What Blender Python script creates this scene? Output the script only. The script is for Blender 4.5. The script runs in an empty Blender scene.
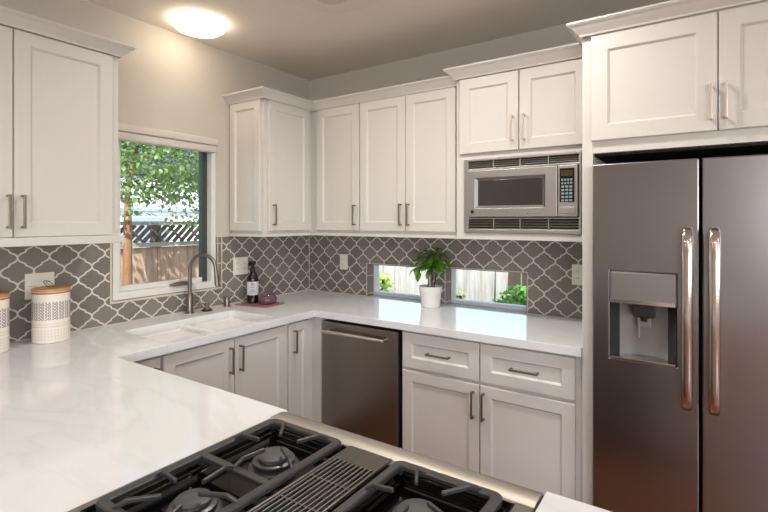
import bpy, bmesh, math, random
from mathutils import Vector, Matrix
R = math.radians
PI = math.pi
scene = bpy.context.scene
COL = scene.collection

# ------------------------------------------------------------------ camera
cam_d = bpy.data.cameras.new('camera')
cam = bpy.data.objects.new('camera', cam_d)
COL.objects.link(cam)
cam.location = (2.6876, -2.8988, 1.4871)
cam.rotation_euler = (R(90), 0, 0.5903)
cam_d.sensor_width = 36
cam_d.lens = 471.96 / 768 * 36
cam_d.shift_y = -(256 - 220.4) / 768
cam_d.clip_start = 0.02
scene.camera = cam

# ------------------------------------------------------------------ world, sun, lights, exposure
world = bpy.data.worlds.new('sky'); scene.world = world
world.use_nodes = True
wn = world.node_tree.nodes; wl = world.node_tree.links
sky = wn.new('ShaderNodeTexSky'); sky.sky_type = 'NISHITA'; sky.sun_disc = False
sky.sun_elevation = R(55); sky.sun_rotation = R(140)
wn['Background'].inputs['Strength'].default_value = 0.5
wl.new(sky.outputs['Color'], wn['Background'].inputs['Color'])

sun_d = bpy.data.lights.new('sun', 'SUN'); sun_d.energy = 9.5; sun_d.angle = R(0.6); sun_d.color = (1, .96, .90)
sun = bpy.data.objects.new('sun', sun_d); COL.objects.link(sun)
sun.rotation_euler = Vector((-.38, .48, -.79)).to_track_quat('-Z', 'Y').to_euler()

def area(name, loc, direction, sx, sy, power, color, shape='RECTANGLE', spread=180):
    d = bpy.data.lights.new(name, 'AREA'); d.shape = shape; d.size = sx; d.size_y = sy
    d.energy = power; d.color = color; d.spread = R(spread)
    o = bpy.data.objects.new(name, d); COL.objects.link(o)
    o.location = loc; o.rotation_euler = Vector(direction).to_track_quat('-Z', 'Y').to_euler()
    return o
# fill lights at two added windows behind the camera, standing in for daylight
area('fill_rear', (5.1, -6.45, 1.65), (-.3, 1, .35), 2.2, 1.3, 80, (.90, .95, 1))
area('fill_right', (6.45, -3.6, 1.65), (-1, 0, .35), 2.6, 1.3, 48, (.90, .95, 1))
# recessed ceiling lamps; the last two are added to brighten the unseen rear wall
for (lx, ly, lw) in ((1.35, -1.25, 10), (2.1, -1.15, 9), (1.2, -3.3, 8), (2.9, -3.6, 7), (4.4, -2.2, 8), (1.5, -5.3, 13), (3.4, -5.3, 13)):
    area('recessed_and_fill_lamp', (lx, ly, 2.63), (0, 0, -1), .14, .14, lw, (1, .95, .885), 'DISK', 160)

vs = scene.view_settings
vs.view_transform = 'Standard'; vs.look = 'None'; vs.gamma = 1; vs.use_curve_mapping = False
vs.exposure = 0.2

# ------------------------------------------------------------------ materials
def lin(h):
    def f(c):
        c /= 255
        return c / 12.92 if c <= .04045 else ((c + .055) / 1.055) ** 2.4
    return tuple(f(c) for c in h) + (1,)

class NT:
    """small helper to write node maths"""
    def __init__(s, name):
        s.m = bpy.data.materials.new(name); s.m.use_nodes = True
        s.t = s.m.node_tree; s.n = s.t.nodes; s.l = s.t.links
        s.p = s.n['Principled BSDF']
    def node(s, kind, **k):
        n = s.n.new(kind)
        for a, b in k.items(): setattr(n, a, b)
        return n
    def put(s, inp, v):
        if hasattr(v, 'is_output'): s.l.new(v, inp)
        else: inp.default_value = v
    def math(s, op, a, b=None, c=None):
        n = s.node('ShaderNodeMath', operation=op)
        s.put(n.inputs[0], a)
        if b is not None: s.put(n.inputs[1], b)
        if c is not None: s.put(n.inputs[2], c)
        return n.outputs[0]
    def mix(s, f, a, b):
        n = s.node('ShaderNodeMix', data_type='RGBA')
        s.put(n.inputs[0], f); s.put(n.inputs[6], a); s.put(n.inputs[7], b)
        return n.outputs[2]
    def ramp(s, f, stops):
        n = s.node('ShaderNodeValToRGB'); s.put(n.inputs[0], f)
        e = n.color_ramp.elements
        while len(e) < len(stops): e.new(.5)
        for k, (p, c) in enumerate(stops): e[k].position = p; e[k].color = c
        return n.outputs[0]
    def pos(s):
        g = s.node('ShaderNodeNewGeometry'); return g.outputs['Position']
    def objc(s):
        return s.node('ShaderNodeTexCoord').outputs['Object']
    def xyz(s, v):
        n = s.node('ShaderNodeSeparateXYZ'); s.l.new(v, n.inputs[0]); return n.outputs
    def mapping(s, v, scale=(1, 1, 1), rot=(0, 0, 0)):
        n = s.node('ShaderNodeMapping'); s.l.new(v, n.inputs[0])
        n.inputs['Scale'].default_value = scale; n.inputs['Rotation'].default_value = rot
        return n.outputs[0]
    def noise(s, v, scale, detail=3, rough=.5, dist=0):
        n = s.node('ShaderNodeTexNoise'); s.l.new(v, n.inputs['Vector'])
        n.inputs['Scale'].default_value = scale; n.inputs['Detail'].default_value = detail
        n.inputs['Roughness'].default_value = rough; n.inputs['Distortion'].default_value = dist
        return n.outputs['Fac']
    def bump(s, h, strength, dist):
        n = s.node('ShaderNodeBump'); s.l.new(h, n.inputs['Height'])
        n.inputs['Strength'].default_value = strength; n.inputs['Distance'].default_value = dist
        s.l.new(n.outputs[0], s.p.inputs['Normal']); return n
    def set(s, **k):
        for a, v in k.items(): s.put(s.p.inputs[a.replace('_', ' ')], v)
        return s

def plain(name, rgb, rough=.5, metal=0, bump=0, bscale=200, var=.03, **kw):
    t = NT(name)
    c = lin(rgb)
    f = t.noise(t.pos(), 18, 3)
    lo = tuple(max(0, x * (1 - var)) for x in c[:3]) + (1,); hi = tuple(x * (1 + var) for x in c[:3]) + (1,)
    t.set(Base_Color=t.mix(f, lo, hi), Roughness=rough, Metallic=metal)
    if bump: t.bump(t.noise(t.pos(), bscale, 2), bump, .002)
    for a, v in kw.items(): t.p.inputs[a.replace('_', ' ')].default_value = v
    return t.m

M = {}
M['cabinet'] = plain('cabinet_paint', (207, 203, 197), .38, var=.015)
M['wall'] = plain('wall_paint', (194, 188, 180), .85, bump=.12, bscale=160, var=.02)
M['ceiling'] = plain('ceiling_paint', (228, 221, 212), .9, bump=.1, bscale=120, var=.02)
M['white'] = plain('white_vinyl', (226, 224, 220), .35, var=.01)
M['shade'] = plain('shade_fabric', (206, 199, 190), .75, var=.02)
M['nickel'] = plain('brushed_nickel', (134, 124, 114), .33, 1)
M['bronze'] = plain('bronze_nickel', (146, 134, 120), .42, 1)
M['chrome'] = plain('chrome', (200, 198, 196), .14, 1)
M['dark'] = plain('black_plastic', (20, 19, 19), .45)
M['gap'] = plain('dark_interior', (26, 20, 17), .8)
M['ceramic'] = plain('white_ceramic', (232, 230, 224), .12, var=.005)
M['plate'] = plain('outlet_plastic', (236, 231, 220), .35, var=.01)
M['slot'] = plain('outlet_slots', (120, 114, 106), .5)
M['lid_wood'] = None
M['pot'] = plain('pot_ceramic', (226, 223, 218), .4)
M['soil'] = plain('soil', (48, 36, 26), .95, var=.4)
M['stem'] = plain('plant_stem', (62, 44, 28), .7)
M['iron'] = plain('cast_iron_enamel', (55, 53, 54), .34, 0, bump=.15, bscale=500)
M['cap'] = plain('burner_cap_enamel', (70, 70, 70), .5, 0)
M['burner'] = plain('burner_aluminium', (88, 89, 92), .34, .6)
M['pan'] = plain('black_porcelain', (7, 7, 7), .1, Specular_IOR_Level=.16)
M['grey_strip'] = plain('vent_plate_metal', (92, 89, 82), .34, .8)
M['vent_bar'] = plain('vent_bar_metal', (132, 130, 126), .35, .6)
M['wire'] = plain('dark_wire', (40, 36, 34), .5)
M['tray'] = plain('pink_tray', (150, 104, 102), .4, var=.25)
M['amber'] = plain('amber_glass', (34, 16, 11), .1)
M['black_cap'] = plain('pump_cap', (22, 20, 20), .4)
M['trunk'] = plain('tree_bark', (132, 94, 64), .9, bump=.5, bscale=30, var=.3)
M['ground'] = plain('garden_ground', (128, 112, 92), .95, var=.25)
M['house'] = None

def leaf_mat(name, a, b):
    t = NT(name)
    oi = t.noise(t.pos(), 9, 2)
    n2 = t.noise(t.pos(), 40, 1)
    f = t.math('MULTIPLY_ADD', n2, .6, t.math('MULTIPLY', oi, .5))
    t.set(Base_Color=t.ramp(f, [(.3, lin(a)), (.75, lin(b))]), Roughness=.45)
    tr = t.node('ShaderNodeBsdfTranslucent'); tr.inputs['Color'].default_value = lin(b)
    mx = t.node('ShaderNodeMixShader'); mx.inputs[0].default_value = .35
    t.l.new(t.p.outputs[0], mx.inputs[1]); t.l.new(tr.outputs[0], mx.inputs[2])
    t.l.new(mx.outputs[0], t.n['Material Output'].inputs['Surface'])
    return t.m
M['leaf'] = leaf_mat('tree_leaves', (40, 66, 32), (150, 178, 104))
M['shrub'] = leaf_mat('shrub_leaves', (34, 84, 26), (120, 186, 70))
M['shrub_light'] = leaf_mat('yellow_green_leaves', (96, 140, 40), (206, 224, 110))
M['houseplant'] = leaf_mat('houseplant_leaves', (38, 92, 20), (112, 170, 44))

def glass():
    t = NT('window_glass')
    g = t.node('ShaderNodeBsdfGlossy'); g.inputs['Roughness'].default_value = .01
    tr = t.node('ShaderNodeBsdfTransparent'); tr.inputs['Color'].default_value = (.93, .96, .95, 1)
    fr = t.node('ShaderNodeFresnel'); fr.inputs['IOR'].default_value = 1.3
    mx = t.node('ShaderNodeMixShader')
    t.l.new(fr.outputs[0], mx.inputs[0]); t.l.new(tr.outputs[0], mx.inputs[1]); t.l.new(g.outputs[0], mx.inputs[2])
    t.l.new(mx.outputs[0], t.n['Material Output'].inputs['Surface'])
    return t.m
M['glass'] = glass()

def stainless(name, rgb, rough, axis='x', aniso=.55):
    t = NT(name)
    sc = {'x': (2, 2, 420), 'z': (420, 420, 2), 'y': (420, 2, 420)}[axis]
    f = t.noise(t.mapping(t.pos(), sc), 1, 2)
    c = lin(rgb)
    t.set(Base_Color=t.mix(f, tuple(x * .96 for x in c[:3]) + (1,), tuple(min(1, x * 1.04) for x in c[:3]) + (1,)),
          Metallic=1, Roughness=t.math('MULTIPLY_ADD', f, .03, rough - .015))
    t.bump(f, .06, .0004)
    return t.m
M['steel'] = stainless('brushed_steel', (152, 149, 151), .24)
M['steel_dark'] = stainless('dark_brushed_steel', (146, 139, 132), .3)
M['steel_mw'] = stainless('microwave_steel', (182, 179, 176), .42)
M['steel_top'] = stainless('range_steel', (158, 151, 142), .46)
M['steel_light'] = stainless('silver_panel', (150, 147, 145), .42)
M['satin'] = plain('satin_steel_bar', (214, 204, 194), .34, 1)
M['niche_side'] = plain('dispenser_dark_side', (52, 50, 50), .25)
M['niche'] = plain('dispenser_grey', (128, 124, 121), .35)
M['steel_handle'] = plain('handle_steel', (205, 196, 190), .16, 1)

def lantern(name, axis, s0, z0, P, H, rgb=(124, 117, 111)):
    """lantern (ogee) shaped wall tiles: two interlocking lattices of cells, light grout along the shared curve"""
    t = NT(name)
    X = t.xyz(t.pos()); s = X[axis]; z = X[2]
    a = -.02
    su = t.math('SUBTRACT', s, s0); zu = t.math('SUBTRACT', z, z0)
    xf = t.math('ABSOLUTE', t.math('SUBTRACT', t.math('FLOORED_MODULO', su, P), P / 2))
    zf = t.math('ABSOLUTE', t.math('SUBTRACT', t.math('FLOORED_MODULO', t.math('ADD', zu, H / 2), H), H / 2))
    th = t.math('MULTIPLY', zf, 2 * PI / H)
    u_ = t.math('SUBTRACT', th, PI / 2); k_, sg = .8, .40
    e_ = t.math('EXPONENT', t.math('MULTIPLY', t.math('MULTIPLY', u_, u_), -1 / sg ** 2))
    q = t.math('MULTIPLY_ADD', t.math('MULTIPLY', u_, e_), k_, t.math('COSINE', th))
    cur = t.math('MULTIPLY_ADD', q, P / 4, P / 4)
    dq = t.math('MULTIPLY', e_, t.math('MULTIPLY_ADD', t.math('MULTIPLY', u_, u_), -2 * k_ / sg ** 2, k_))
    sl = t.math('MULTIPLY', t.math('SUBTRACT', dq, t.math('SINE', th)), P / 4 * 2 * PI / H)
    k = t.math('SQRT', t.math('MULTIPLY_ADD', sl, sl, 1.0))
    d0 = t.math('SUBTRACT', xf, cur)
    d = t.math('DIVIDE', t.math('ABSOLUTE', d0), k)
    inA = t.math('LESS_THAN', d0, 0.0)
    def ident(so, zo, add):
        cmb = t.node('ShaderNodeCombineXYZ')
        t.l.new(t.math('FLOOR', t.math('DIVIDE', t.math('ADD', su, so), P)), cmb.inputs[0])
        t.l.new(t.math('FLOOR', t.math('DIVIDE', t.math('ADD', zu, zo), H)), cmb.inputs[1])
        cmb.inputs[2].default_value = add
        w = t.node('ShaderNodeTexWhiteNoise', noise_dimensions='3D'); t.l.new(cmb.outputs[0], w.inputs['Vector'])
        return w.outputs['Value']
    ia = ident(0, H / 2, 3.0); ib = ident(P / 2, 0, 11.0)
    idv = t.math('ADD', t.math('MULTIPLY', inA, ia), t.math('MULTIPLY', t.math('SUBTRACT', 1.0, inA), ib))
    c = lin(rgb)
    tile = t.mix(idv, tuple(x * .82 for x in c[:3]) + (1,), tuple(x * 1.16 for x in c[:3]) + (1,))
    tile = t.mix(t.math('MULTIPLY', t.noise(t.pos(), 60, 3), .25), tile, lin((150, 140, 130)))
    g = t.node('ShaderNodeMapRange', interpolation_type='SMOOTHSTEP'); t.l.new(d, g.inputs[0])
    g.inputs[1].default_value = .0030; g.inputs[2].default_value = .0046
    col = t.mix(g.outputs[0], lin((212, 205, 195)), tile)
    t.set(Base_Color=col, Roughness=t.math('MULTIPLY_ADD', g.outputs[0], -.5, .75))
    h = t.node('ShaderNodeMapRange', interpolation_type='SMOOTHSTEP'); t.l.new(d, h.inputs[0])
    h.inputs[1].default_value = .003; h.inputs[2].default_value = .010
    hh = t.math('MULTIPLY_ADD', t.noise(t.pos(), 26, 2), .35, h.outputs[0])
    t.bump(hh, .5, .003)
    return t.m
M['tile_left'] = lantern('lantern_tile_window_wall', 1, -2.010, 1.3085, .1315, .1322)
M['tile_back'] = lantern('lantern_tile_back_wall', 0, .624, 1.308, .1285, .1322)

def edge_tile(name):
    t = NT(name)
    z = t.xyz(t.pos())[2]
    m = t.math('LESS_THAN', t.math('FLOORED_MODULO', z, .133), .006)
    t.set(Base_Color=t.mix(m, lin((128, 119, 111)), lin((214, 205, 192))), Roughness=.3)
    return t.m
M['edge_tile'] = edge_tile('border_tile')
M['grout'] = plain('pencil_trim_glaze', (206, 196, 182), .35)

def quartz():
    t = NT('white_quartz')
    p = t.pos()
    w = t.noise(t.mapping(p, (1.1, 2.6, 1), (0, 0, .35)), 1.3, 6, .55, .9)
    v = t.math('ABSOLUTE', t.math('SUBTRACT', w, .5))
    vein = t.node('ShaderNodeMapRange', interpolation_type='SMOOTHSTEP'); t.l.new(v, vein.inputs[0])
    vein.inputs[1].default_value = 0; vein.inputs[2].default_value = .045; vein.inputs[3].default_value = 1; vein.inputs[4].default_value = 0
    cl = t.noise(p, 3.2, 4)
    f = t.math('MULTIPLY', vein.outputs[0], t.math('MULTIPLY', cl, .22))
    t.set(Base_Color=t.mix(f, lin((222, 222, 223)), lin((170, 167, 166))), Roughness=.065)
    t.p.inputs['IOR'].default_value = 1.52
    return t.m
M['quartz'] = quartz()

def planks(name, cols, axis_len, wid, rough, length=1.4):
    t = NT(name)
    b = t.node('ShaderNodeTexBrick'); b.offset = .37
    t.l.new(t.mapping(t.pos(), (1, 1, 1), (0, 0, 0)), b.inputs['Vector'])
    b.inputs['Scale'].default_value = 1; b.inputs['Brick Width'].default_value = length; b.inputs['Row Height'].default_value = wid
    b.inputs['Mortar Size'].default_value = .0015
    b.inputs['Color1'].default_value = lin(cols[0]); b.inputs['Color2'].default_value = lin(cols[1]); b.inputs['Mortar'].default_value = lin((30, 18, 12))
    g = t.noise(t.mapping(t.pos(), (2, 40, 1)), 1.5, 4)
    col = t.mix(t.math('MULTIPLY', g, .5), b.outputs['Color'], lin(cols[2]))
    t.set(Base_Color=col, Roughness=rough)
    return t.m
M['floor'] = planks('hardwood_floor', ((156, 98, 64), (132, 80, 52), (96, 54, 34)), 0, .12, .3)

def wood(name, a, b, sc, rough=.85, fscale=3):
    t = NT(name)
    f = t.noise(t.mapping(t.pos(), sc), fscale, 5, .6, .3)
    f2 = t.noise(t.pos(), 1.7, 2)
    t.set(Base_Color=t.ramp(t.math('MULTIPLY_ADD', f2, .4, t.math('MULTIPLY', f, .7)), [(.3, lin(a)), (.75, lin(b))]), Roughness=rough)
    return t.m
M['fence_brown'] = wood('brown_fence_wood', (104, 76, 58), (196, 160, 130), (6, 6, .6))
M['lattice'] = wood('lattice_wood', (70, 58, 48), (120, 102, 86), (6, 6, 2))
M['rail'] = wood('grey_rail_wood', (120, 112, 96), (176, 168, 146), (3, 1, 6))
M['fence_grey'] = wood('silvery_fence_wood', (128, 122, 116), (206, 202, 197), (9, 9, .6))
M['fence_shade'] = wood('shadow_fence_wood', (50, 42, 33), (92, 80, 64), (9, 9, .6))  # dark tone stands in for the shadow across the pale fence
M['lid_wood'] = wood('bamboo_lid', (176, 128, 78), (214, 172, 116), (30, 4, 30), .5)

def siding():
    t = NT('white_siding')
    z = t.xyz(t.pos())[2]
    m = t.math('LESS_THAN', t.math('FLOORED_MODULO', z, .2), .012)
    t.set(Base_Color=t.mix(m, lin((246, 246, 246)), lin((186, 194, 206))), Roughness=.7)
    return t.m
M['house'] = siding()
M['house_trim'] = plain('blue_grey_trim', (150, 164, 184), .6)
M['roof'] = plain('dark_roof_shingles', (76, 78, 92), .9, var=.3)

def emit(name, rgb, strength):
    t = NT(name)
    t.set(Base_Color=(.9, .88, .84, 1), Roughness=.4)
    t.p.inputs['Emission Color'].default_value = rgb; t.p.inputs['Emission Strength'].default_value = strength
    return t.m
M['lamp'] = emit('lit_lamp_diffuser', (1, .84, .62, 1), 10)

def canister_mat(cx, cy, base):
    """white glazed canister: red line, band of grey diamonds and rings, faint coral checker band"""
    t = NT('patterned_canister_glaze')
    X = t.xyz(t.pos())
    ang = t.math('ARCTAN2', t.math('SUBTRACT', X[1], cy), t.math('SUBTRACT', X[0], cx))
    u = t.math('MULTIPLY', ang, .075); z = t.math('SUBTRACT', X[2], base)
    def between(a, b):
        return t.math('MULTIPLY', t.math('GREATER_THAN', z, a), t.math('LESS_THAN', z, b))
    p = .0135
    fu = t.math('SUBTRACT', t.math('FLOORED_MODULO', u, p), p / 2)
    fz = t.math('SUBTRACT', t.math('FLOORED_MODULO', z, p), p / 2)
    rr = t.math('SQRT', t.math('ADD', t.math('MULTIPLY', fu, fu), t.math('MULTIPLY', fz, fz)))
    ring = t.math('MULTIPLY', t.math('GREATER_THAN', rr, .0032), t.math('LESS_THAN', rr, .0060))
    colm = t.math('GREATER_THAN', t.math('FLOORED_MODULO', u, p * 2), .0032)
    band = t.math('MULTIPLY', t.math('MULTIPLY', ring, colm), between(.108, .192))
    q = .026
    d1 = t.math('FLOORED_MODULO', t.math('ADD', u, z), q); d2 = t.math('FLOORED_MODULO', t.math('SUBTRACT', u, z), q)
    chk = t.math('ABSOLUTE', t.math('SUBTRACT', t.math('GREATER_THAN', d1, q / 2), t.math('GREATER_THAN', d2, q / 2)))
    chk = t.math('MULTIPLY', chk, between(.014, .066))
    lines = t.math('ADD', between(.076, .080), between(.088, .091))
    c = t.mix(band, lin((236, 228, 218)), lin((92, 86, 94)))
    c = t.mix(t.math('MULTIPLY', chk, .4), c, lin((222, 186, 170)))
    c = t.mix(t.math('MULTIPLY', lines, .6), c, lin((214, 176, 160)))
    c = t.mix(between(.229, .236), c, lin((206, 84, 66)))
    t.set(Base_Color=c, Roughness=.25)
    return t.m

def lilac():
    t = NT('lilac_glass')
    t.set(Base_Color=lin((112, 82, 94)), Roughness=.12)
    t.p.inputs['Transmission Weight'].default_value = .25
    return t.m
M['lilac'] = lilac()
def lilac_clear():
    t = NT('clear_lilac_glass')
    t.set(Base_Color=lin((160, 134, 144)), Roughness=.06)
    t.p.inputs['Transmission Weight'].default_value = .75
    return t.m
M['lilac_clear'] = lilac_clear()
M['label'] = plain('paper_label', (206, 204, 212), .6)
M['ink'] = plain('label_ink', (84, 82, 96), .6)
M['screen'] = plain('microwave_window', (58, 55, 53), .12)
M['panel_black'] = plain('control_panel_black', (20, 20, 22), .15)
M['button'] = plain('keypad_buttons', (136, 150, 160), .4)
M['display'] = plain('display_brown', (74, 56, 36), .2)
M['sash_dark'] = plain('dark_green_sash', (58, 70, 64), .5)

# ------------------------------------------------------------------ geometry helpers
class B:
    def __init__(s): s.bm = bmesh.new()
    def box(s, x0, x1, y0, y1, z0, z1, bev=0, seg=2):
        r = bmesh.ops.create_cube(s.bm, size=1)
        for v in r['verts']:
            v.co = Vector(((x0 + x1) / 2 + v.co.x * (x1 - x0), (y0 + y1) / 2 + v.co.y * (y1 - y0), (z0 + z1) / 2 + v.co.z * (z1 - z0)))
        if bev:
            es = list({e for v in r['verts'] for e in v.link_edges})
            bmesh.ops.bevel(s.bm, geom=es, offset=bev, segments=seg, profile=.5, affect='EDGES')
        return s
    def poly(s, pts):
        return s.bm.faces.new([s.bm.verts.new(p) for p in pts])
    def loft(s, rings, cap=True, close=True):
        vr = [[s.bm.verts.new(p) for p in r] for r in rings]
        n = len(vr[0])
        for a, b in zip(vr, vr[1:]):
            for k in range(n if close else n - 1):
                j = (k + 1) % n
                s.bm.faces.new([a[k], a[j], b[j], b[k]])
        if cap:
            s.bm.faces.new(vr[0]); s.bm.faces.new(vr[-1])
        return s
    def lathe(s, prof, c, n=32, axis='z', cap=True):
        rings = []
        for (r, h) in prof:
            ring = []
            for k in range(n):
                a = 2 * PI * k / n; u, v = r * math.cos(a), r * math.sin(a)
                p = {'z': (u, v, h), 'y': (u, h, v), 'x': (h, u, v)}[axis]
                ring.append((c[0] + p[0], c[1] + p[1], c[2] + p[2]))
            rings.append(ring)
        return s.loft(rings, cap)
    def tube(s, pts, r, n=10, rs=None):
        pts = [Vector(p) for p in pts]; rings = []
        up = None
        for i, p in enumerate(pts):
            d = (pts[min(i + 1, len(pts) - 1)] - pts[max(i - 1, 0)]).normalized()
            if up is None:
                up = Vector((0, 0, 1)) if abs(d.z) < .9 else Vector((1, 0, 0))
            a = d.cross(up).normalized(); b = a.cross(d).normalized(); up = b
            rr = rs[i] if rs else r
            rings.append([p + a * rr * math.cos(2 * PI * k / n) + b * rr * math.sin(2 * PI * k / n) for k in range(n)])
        return s.loft(rings)
    def bar(s, pts, w, h, up=(0, 0, 1)):
        """flat bar with a w x h section along a path"""
        pts = [Vector(p) for p in pts]; up = Vector(up); rings = []
        for i, p in enumerate(pts):
            d = (pts[min(i + 1, len(pts) - 1)] - pts[max(i - 1, 0)]).normalized()
            a = d.cross(up).normalized(); b = a.cross(d).normalized()
            rings.append([p + a * w / 2 + b * h / 2, p - a * w / 2 + b * h / 2, p - a * w / 2 - b * h / 2, p + a * w / 2 - b * h / 2])
        return s.loft(rings)
    def grid(s, us, ws, holes, f, t0, t1):
        """slab on a u/w grid with rectangular holes; f(u,w,t) -> point"""
        def inside(u, w): return any(a < u < b and c < w < d for a, b, c, d in holes)
        us = sorted(set(us) | {h[0] for h in holes} | {h[1] for h in holes})
        ws = sorted(set(ws) | {h[2] for h in holes} | {h[3] for h in holes})
        nu, nw = len(us) - 1, len(ws) - 1
        solid = [[not inside((us[i] + us[i + 1]) / 2, (ws[j] + ws[j + 1]) / 2) for j in range(nw)] for i in range(nu)]
        vv = {}
        def V(i, j, k):
            if (i, j, k) not in vv: vv[i, j, k] = s.bm.verts.new(f(us[i], ws[j], (t0, t1)[k]))
            return vv[i, j, k]
        def S(i, j): return 0 <= i < nu and 0 <= j < nw and solid[i][j]
        for i in range(nu):
            for j in range(nw):
                if not solid[i][j]: continue
                for k in (0, 1): s.bm.faces.new([V(i, j, k), V(i + 1, j, k), V(i + 1, j + 1, k), V(i, j + 1, k)])
                for (di, dj, a, b) in ((-1, 0, (i, j), (i, j + 1)), (1, 0, (i + 1, j), (i + 1, j + 1)), (0, -1, (i, j), (i + 1, j)), (0, 1, (i, j + 1), (i + 1, j + 1))):
                    if not S(i + di, j + dj):
                        s.bm.faces.new([V(*a, 0), V(*b, 0), V(*b, 1), V(*a, 1)])
        return s

def obj(name, b, mat, parent=None, smooth=False, bevel=0, auto=35):
    bm = b.bm
    bmesh.ops.recalc_face_normals(bm, faces=bm.faces)
    off = Vector((0, 0, 0)); p = parent
    while p is not None:
        off += p.location; p = p.parent
    if off.length: bmesh.ops.translate(bm, verts=bm.verts, vec=-off)
    me = bpy.data.meshes.new(name); bm.to_mesh(me); bm.free()
    if isinstance(mat, str): mat = M[mat]
    me.materials.append(mat)
    o = bpy.data.objects.new(name, me); COL.objects.link(o)
    if parent: o.parent = parent
    if smooth:
        for f in me.polygons: f.use_smooth = True
        try: me.set_sharp_from_angle(angle=R(auto))
        except Exception: pass
    if bevel:
        md = o.modifiers.new('bevel', 'BEVEL'); md.width = bevel; md.segments = 2; md.limit_method = 'ANGLE'; md.angle_limit = R(40)
    return o

def tag(o, label, cat, group=None):
    o['label'] = label; o['category'] = cat
    if group: o['group'] = group
    return o
def thing(name, label, cat, loc=(0, 0, 0), group=None):
    o = bpy.data.objects.new(name, None); COL.objects.link(o); o.location = loc; o.empty_display_size = .1
    return tag(o, label, cat, group)
def struct(o):
    o['kind'] = 'structure'; return o
def root_struct(name, loc=(0, 0, 0)):
    o = bpy.data.objects.new(name, None); COL.objects.link(o); o.location = loc
    return struct(o)

# wall frames: (s, d, z) -> world ; s runs along the wall, d is the distance out of the wall
BACK = lambda s, d, z: (s, -d, z)
LEFT = lambda s, d, z: (d, s, z)
def fbox(b, F, s0, s1, d0, d1, z0, z1, bev=0):
    p, q = F(s0, d0, z0), F(s1, d1, z1)
    return b.box(min(p[0], q[0]), max(p[0], q[0]), min(p[1], q[1]), max(p[1], q[1]), z0, z1, bev)

# ------------------------------------------------------------------ room shell
H = 2.642; CT = .914
X1, Y1 = 6.4, -6.4
WIN = (-1.575, -.905, 1.04, 2.005)               # hole in the window wall: y0,y1,z0,z1
SL1 = (.595, 1.132, .905, 1.160); SL2 = (1.252, 1.806, .905, 1.166)
b = B().grid([Y1 - .15, .15], [-.05, H], [WIN], lambda u, w, t: (t, u, w), -.15, 0); struct(obj('wall_left', b, 'wall'))
b = B().grid([0, X1], [-.05, H], [SL1, SL2], lambda u, w, t: (u, t, w), 0, .15); struct(obj('wall_back', b, 'wall'))
b = B().grid([Y1, 0], [-.05, H], [(-4.9, -2.3, 1.0, 2.3)], lambda u, w, t: (t, u, w), X1, X1 + .15); struct(obj('wall_right', b, 'wall'))
b = B().grid([0, X1 + .15], [-.05, H], [(4.0, 6.2, 1.0, 2.3)], lambda u, w, t: (u, t, w), Y1 - .15, Y1); struct(obj('wall_front', b, 'wall'))
struct(obj('floor', B().box(-.15, X1 + .15, Y1 - .15, .15, -.05, 0), 'floor'))
struct(obj('ceiling', B().box(-.15, X1 + .15, Y1 - .15, .15, H, H + .12), 'ceiling'))
struct(obj('baseboard_right', B().box(X1 - .015, X1, Y1, 0, 0, .12), 'white'))
struct(obj('baseboard_front', B().box(0, X1, Y1, Y1 + .015, 0, .12), 'white'))
struct(obj('baseboard_left', B().box(0, .015, Y1, -2.8, 0, .12), 'white'))

# window over the sink
w = root_struct('window_1', (0, -1.24, 1.04))
b = B().grid([WIN[0] + .003, WIN[1] - .003], [WIN[2] + .003, WIN[3] - .003], [(-1.537, -.94, 1.082, 1.975)], lambda u, v, t: (t, u, v), -.09, .004)
obj('window_frame', b, 'white', w, bevel=.003)
b = B().grid([-1.536, -.978], [1.083, 1.974], [(-1.506, -.979, 1.112, 1.95)], lambda u, v, t: (t, u, v), -.075, -.045)
obj('sash', b, 'white', w, bevel=.002)
b = B().box(-.082, -.044, -.980, -.941, 1.083, 1.974); obj('dark_sash_stile', b, 'sash_dark', w, bevel=.002)
b = B().box(-.063, -.059, -1.508, -.98, 1.11, 1.952); obj('pane', b, 'glass', w)
b = B().box(-.03, .03, -1.22, -1.10, 1.083, 1.094, .003).tube([(.018, -1.11, 1.097), (.026, -1.17, 1.106), (.03, -1.235, 1.101)], .006)
obj('crank_handle', b, 'bronze', w, smooth=True)

# slot windows in the backsplash
for k, (sl, nm) in enumerate(((SL1, 'window_2'), (SL2, 'window_3'))):
    x0, x1, z0, z1 = sl
    w = root_struct(nm, ((x0 + x1) / 2, .1, z0))
    b = B().grid([x0 + .002, x1 - .002], [z0 + .012, z1 - .002], [(x0 + .012, x1 - .012, z0 + .034, z1 - .014)], lambda u, v, t: (u, t, v), .075, .14)
    obj('window_frame', b, 'white', w, bevel=.002)
    obj('pane', B().box(x0 + .011, x1 - .011, .108, .112, z0 + .032, z1 - .014), 'glass', w)
for k, (x0, x1, z0, z1) in enumerate((SL1, SL2)):
    struct(obj('trim_%d' % (k + 2), B().box(x0 + .001, x1 - .001, -.0082, .0745, .9052, .9142), 'quartz'))
# unseen windows behind the camera, added as openings for the fill lights
w = root_struct('added_window_1', (5.1, -6.45, .6))
obj('window_frame', B().grid([4.0, 6.2], [1.0, 2.3], [(4.05, 5.08, 1.05, 2.25), (5.12, 6.15, 1.05, 2.25)], lambda u, v, t: (u, t, v), -6.44, -6.4), 'white', w)
w = root_struct('added_window_2', (6.45, -3.6, .6))
obj('window_frame', B().grid([-4.9, -2.3], [1.0, 2.3], [(-4.85, -3.62, 1.05, 2.25), (-3.58, -2.35, 1.05, 2.25)], lambda u, v, t: (t, u, v), 6.4, 6.44), 'white', w)

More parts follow.
